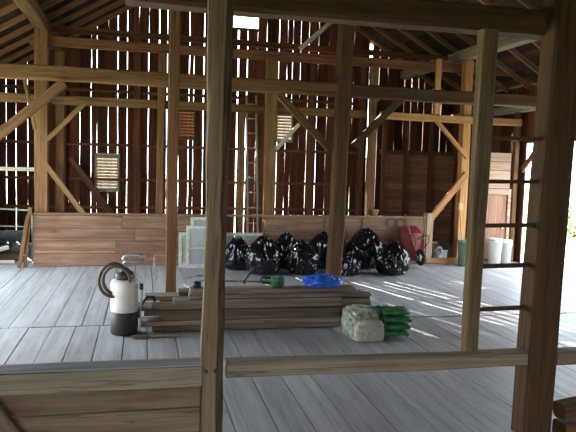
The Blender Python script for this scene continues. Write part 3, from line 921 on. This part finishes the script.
bx = at(495, 263, 10.35).x
bucket('bucket', bx, 10.38, .105, .125, .45, WHITEPL, 'taller white plastic bucket before the brown door, left of the other', 'bucket', lid=True, group='white buckets')
bucket('bucket', at(507, 263, 10.35).x + .01, 10.42, .085, .098, .42, WHITEPL, 'narrower white plastic bucket before the brown door, on the right', 'bucket', lid=True, group='white buckets')
gx = at(463.5, 265, 10.25).x
bucket('green_bin', gx, 10.22, .11, .135, .46, GREENBIN, 'dull green bin beside the lit post, half behind the slim ladder post', 'bin', handle=False)
br = empty('long_broom', (0, 0, 0), label='long-handled broom standing up in the green bin', cat='broom')
bm = bmesh.new(); tube(bm, [(gx - .02, 10.22, .03), (gx - .05, 10.30, .62), (gx - .06, 10.36, .98)], .013, 8); link('broom_handle', bm, STICK, br, True)
bm = bmesh.new(); box(bm, (gx - .10, 10.33, .96), (gx - .02, 10.40, 1.10), 0, .015); link('broom_head', bm, STICK, br)
bm = bmesh.new(); tube(bm, [(at(454, 256, 10.9).x, 10.9, .012), at(460, 195, 11.1)], .014, 8)
e = link('tool_pole', bm, STICK, None, True); meta(e, 'yellow wooden pole leaning behind the green bin', 'pole')
bo = empty('storage_box', (5.17, 10.62, 0), (0, 0, .05), label='low grey storage box between the short end post and the green bin', cat='box')
bm = bmesh.new(); box(bm, (0, 0, .002), (.26, .24, .19), 0, .012); link('box_body', bm, GREYPL, bo)
bm = bmesh.new(); box(bm, (-.012, -.012, .191), (.272, .252, .215), 0, .008); link('lid', bm, GREYPL, bo)
bm = bmesh.new(); box(bm, (-.02, 0, .0), (.24, .2, .022), 0, .004)
o = link('white_board', bm, WHITEPAINT); o.location = (5.16, 10.95, .30); meta(o, 'narrow white board lying on a crate behind the grey storage box', 'board')
cr = empty('wooden_crate', (5.14, 10.94, 0), label='dark wooden crate in the shade behind the grey storage box', cat='crate')
bm = bmesh.new()
for z in (.005, .105, .205):
    box(bm, (0, 0, z), (.3, .02, z + .085)); box(bm, (0, .24, z), (.3, .26, z + .085)); box(bm, (0, .02, z), (.02, .24, z + .085)); box(bm, (.28, .02, z), (.3, .24, z + .085))
link('slats', bm, W_LOW, cr)
bm = bmesh.new(); box(bm, (.02, .02, .005), (.28, .24, .02)); link('bottom', bm, W_LOW, cr)
tim('floor_sleeper', (4.94, 10.48, .055), (5.56, 10.44, .055), .10, .08, W_ORANGE, 'reddish squared timber on the floor between the short end post and the green bin', 'timber')
sk = empty('feed_sack', (5.14, 10.58 - .02, .108), label='black and white sack on the reddish timber beside the short end post', cat='sack')
sk.location = (5.17, 10.44, .110)
link('sack_body', blob(.075, .05, .20, 44, .22), plain('printed sack', (.35, .35, .36), .6, noisy=.95, scale=9), sk, True)

# -------------------------------------------------------------- junk on the left
jy = 10.9
def pipe(p0, p1, r, mat, label, name='drain_pipe', cat='pipe', hollow=True, group=None):
    bm = bmesh.new()
    p0, p1 = Vector(p0), Vector(p1)
    tube(bm, [p0, p1], r, 20, caps=not hollow)
    if hollow: bmesh.ops.solidify(bm, geom=bm.faces[:], thickness=.008)
    o = link(name, bm, mat, None, True)
    return meta(o, label, cat, group)
pipe((-2.72, 11.3, .36), (-1.85, 11.15, .40), .10, GALV, 'thick grey pipe lying across the junk pile at the left edge')
pipe((-2.72, 11.0, .20), (-1.88, 10.9, .20), .06, GALV, 'thinner grey pipe under the thick one at the left edge')
for (a, b, w_, lab, m) in (((-2.7, 10.72, .03), (-1.95, 10.72, .03), .05, 'pale plank lying lowest in the junk pile at the left edge', W_PALE), ((-2.6, 10.76, .10), (-2.05, 10.80, .26), .07, 'pale split log lying askew in the junk pile at the left edge', W_PALE), ((-2.7, 11.05, .07), (-1.9, 11.0, .09), .10, 'dark timber lying in the junk pile at the left edge', W_DARK)):
    tim('junk_timber', a, b, w_, w_, m, lab, 'timber', 'timbers in the left junk pile')
for x, x1, h, lab in ((-1.72, -1.67, .92, 'tall thin plank leaning on the left end of the far half wall'), (-1.80, -1.70, .80, 'shorter plank leaning on the left end of the far half wall')):
    tim('leaning_plank', (x - .02, YH - .10 - (.02 if h > .9 else .07), .003), (x1, YH - .07 - (.0 if h > .9 else .03), h), .055, .02, W_BROWN, lab, 'plank', 'planks leaning at the half wall end', wob=.003, ch=.004)
fr_ = empty('tube_gate', (0, 0, 0), label='white tubular frame standing over the junk pile at the left edge', cat='metal frame')
bm = bmesh.new(); tube(bm, [(-2.40, 11.45, 0), (-2.40, 11.42, .78), (-2.34, 11.42, .82), (-1.86, 11.40, .80), (-1.80, 11.40, .76), (-1.80, 11.45, 0)], .016, 8)
link('tube_frame', bm, WHITEPAINT, fr_, True)
bm = bmesh.new(); tube(bm, [(-2.40, 11.43, .53), (-1.80, 11.43, .52)], .012, 8); link('cross_tube', bm, WHITEPAINT, fr_, True)

# ------------------------------------------------------------- outside the door
random.seed(3)
def bush(loc, r, h, n, label):
    e = empty('leafy_bush', loc, label=label, cat='bush')
    bm = bmesh.new()
    for k in range(n):
        a, b = random.uniform(0, 6.28), math.acos(random.uniform(-.3, 1))
        rad = random.uniform(.55, 1)
        c = Vector((r * rad * math.sin(b) * math.cos(a), r * rad * math.sin(b) * math.sin(a), h * (.35 + .62 * rad * math.cos(b))))
        R3 = Matrix.Rotation(random.uniform(0, 6.28), 3, 'Z') @ Matrix.Rotation(random.uniform(-1, 1), 3, 'X')
        s = random.uniform(.06, .12)
        bm.faces.new([bm.verts.new(c + R3 @ Vector(q) * s) for q in ((-.5, 0, 0), (0, -1, .1), (.5, 0, 0), (0, 1, .1))])
    link('foliage', bm, LEAF, e)
    bm = bmesh.new()
    for k in range(6):
        a = k * 1.05
        tube(bm, [(0, 0, 0), (.2 * r * math.cos(a), .2 * r * math.sin(a), h * .35), (.55 * r * math.cos(a), .55 * r * math.sin(a), h * .75)], [.03, .022, .008], 6)
    link('stems', bm, W_BROWN, e)
bush((13.0, 17.2, -.3), 1.3, .85, 900, 'leafy green bush outside the drive door, right of the massive post')

# ------------------------------------------------------------------- light
wd = bpy.data.worlds.new('sky'); S.world = wd; wd.use_nodes = True
t = wd.node_tree; t.nodes.clear()
out = t.nodes.new('ShaderNodeOutputWorld'); bg = t.nodes.new('ShaderNodeBackground')
bg.inputs[0].default_value = (.80, .90, 1.0, 1); bg.inputs[1].default_value = 9.0
t.links.new(bg.outputs[0], out.inputs[0])
sl = bpy.data.lights.new('sun', 'SUN'); sl.energy = 90; sl.angle = math.radians(.53); sl.color = (1, .95, .86)
so = bpy.data.objects.new('sun', sl); COL.objects.link(so)
el = math.radians(26)
dirv = Vector((.32 * math.cos(el) / .9985, -.945 * math.cos(el), -math.sin(el)))
so.rotation_euler = dirv.to_track_quat('-Z', 'Y').to_euler(); so.location = (0, 30, 20)
for nm, loc, sx_, sy_, d in (('right door daylight', (XR + .05, 8.3, 1.25), 4.3, 2.6, (-1, 0, 0)), ('left door daylight', (XL - .05, 7.85, 1.3), 5.0, 2.7, (1, 0, 0)), ('front opening fill', (.6, YF - .05, 1.15), 2.4, 2.5, (0, 1, 0))):  # the portal at the front serves the added opening behind the camera
    a = bpy.data.lights.new(nm, 'AREA'); a.shape = 'RECTANGLE'; a.size = sx_; a.size_y = sy_
    a.cycles.is_portal = True
    ao = bpy.data.objects.new(nm, a); COL.objects.link(ao); ao.location = loc
    q = Vector(d).to_track_quat('-Z', 'Z' if False else 'Y')
    ao.rotation_euler = q.to_euler()

vs = S.view_settings
S.display_settings.display_device = 'sRGB'
vs.view_transform = 'Standard'; vs.look = 'None'; vs.gamma = 1; vs.use_curve_mapping = False
vs.exposure = 0.18
S.cycles.max_bounces = 10; S.cycles.diffuse_bounces = 6; S.cycles.transparent_max_bounces = 12
S.cycles.sample_clamp_indirect = 8
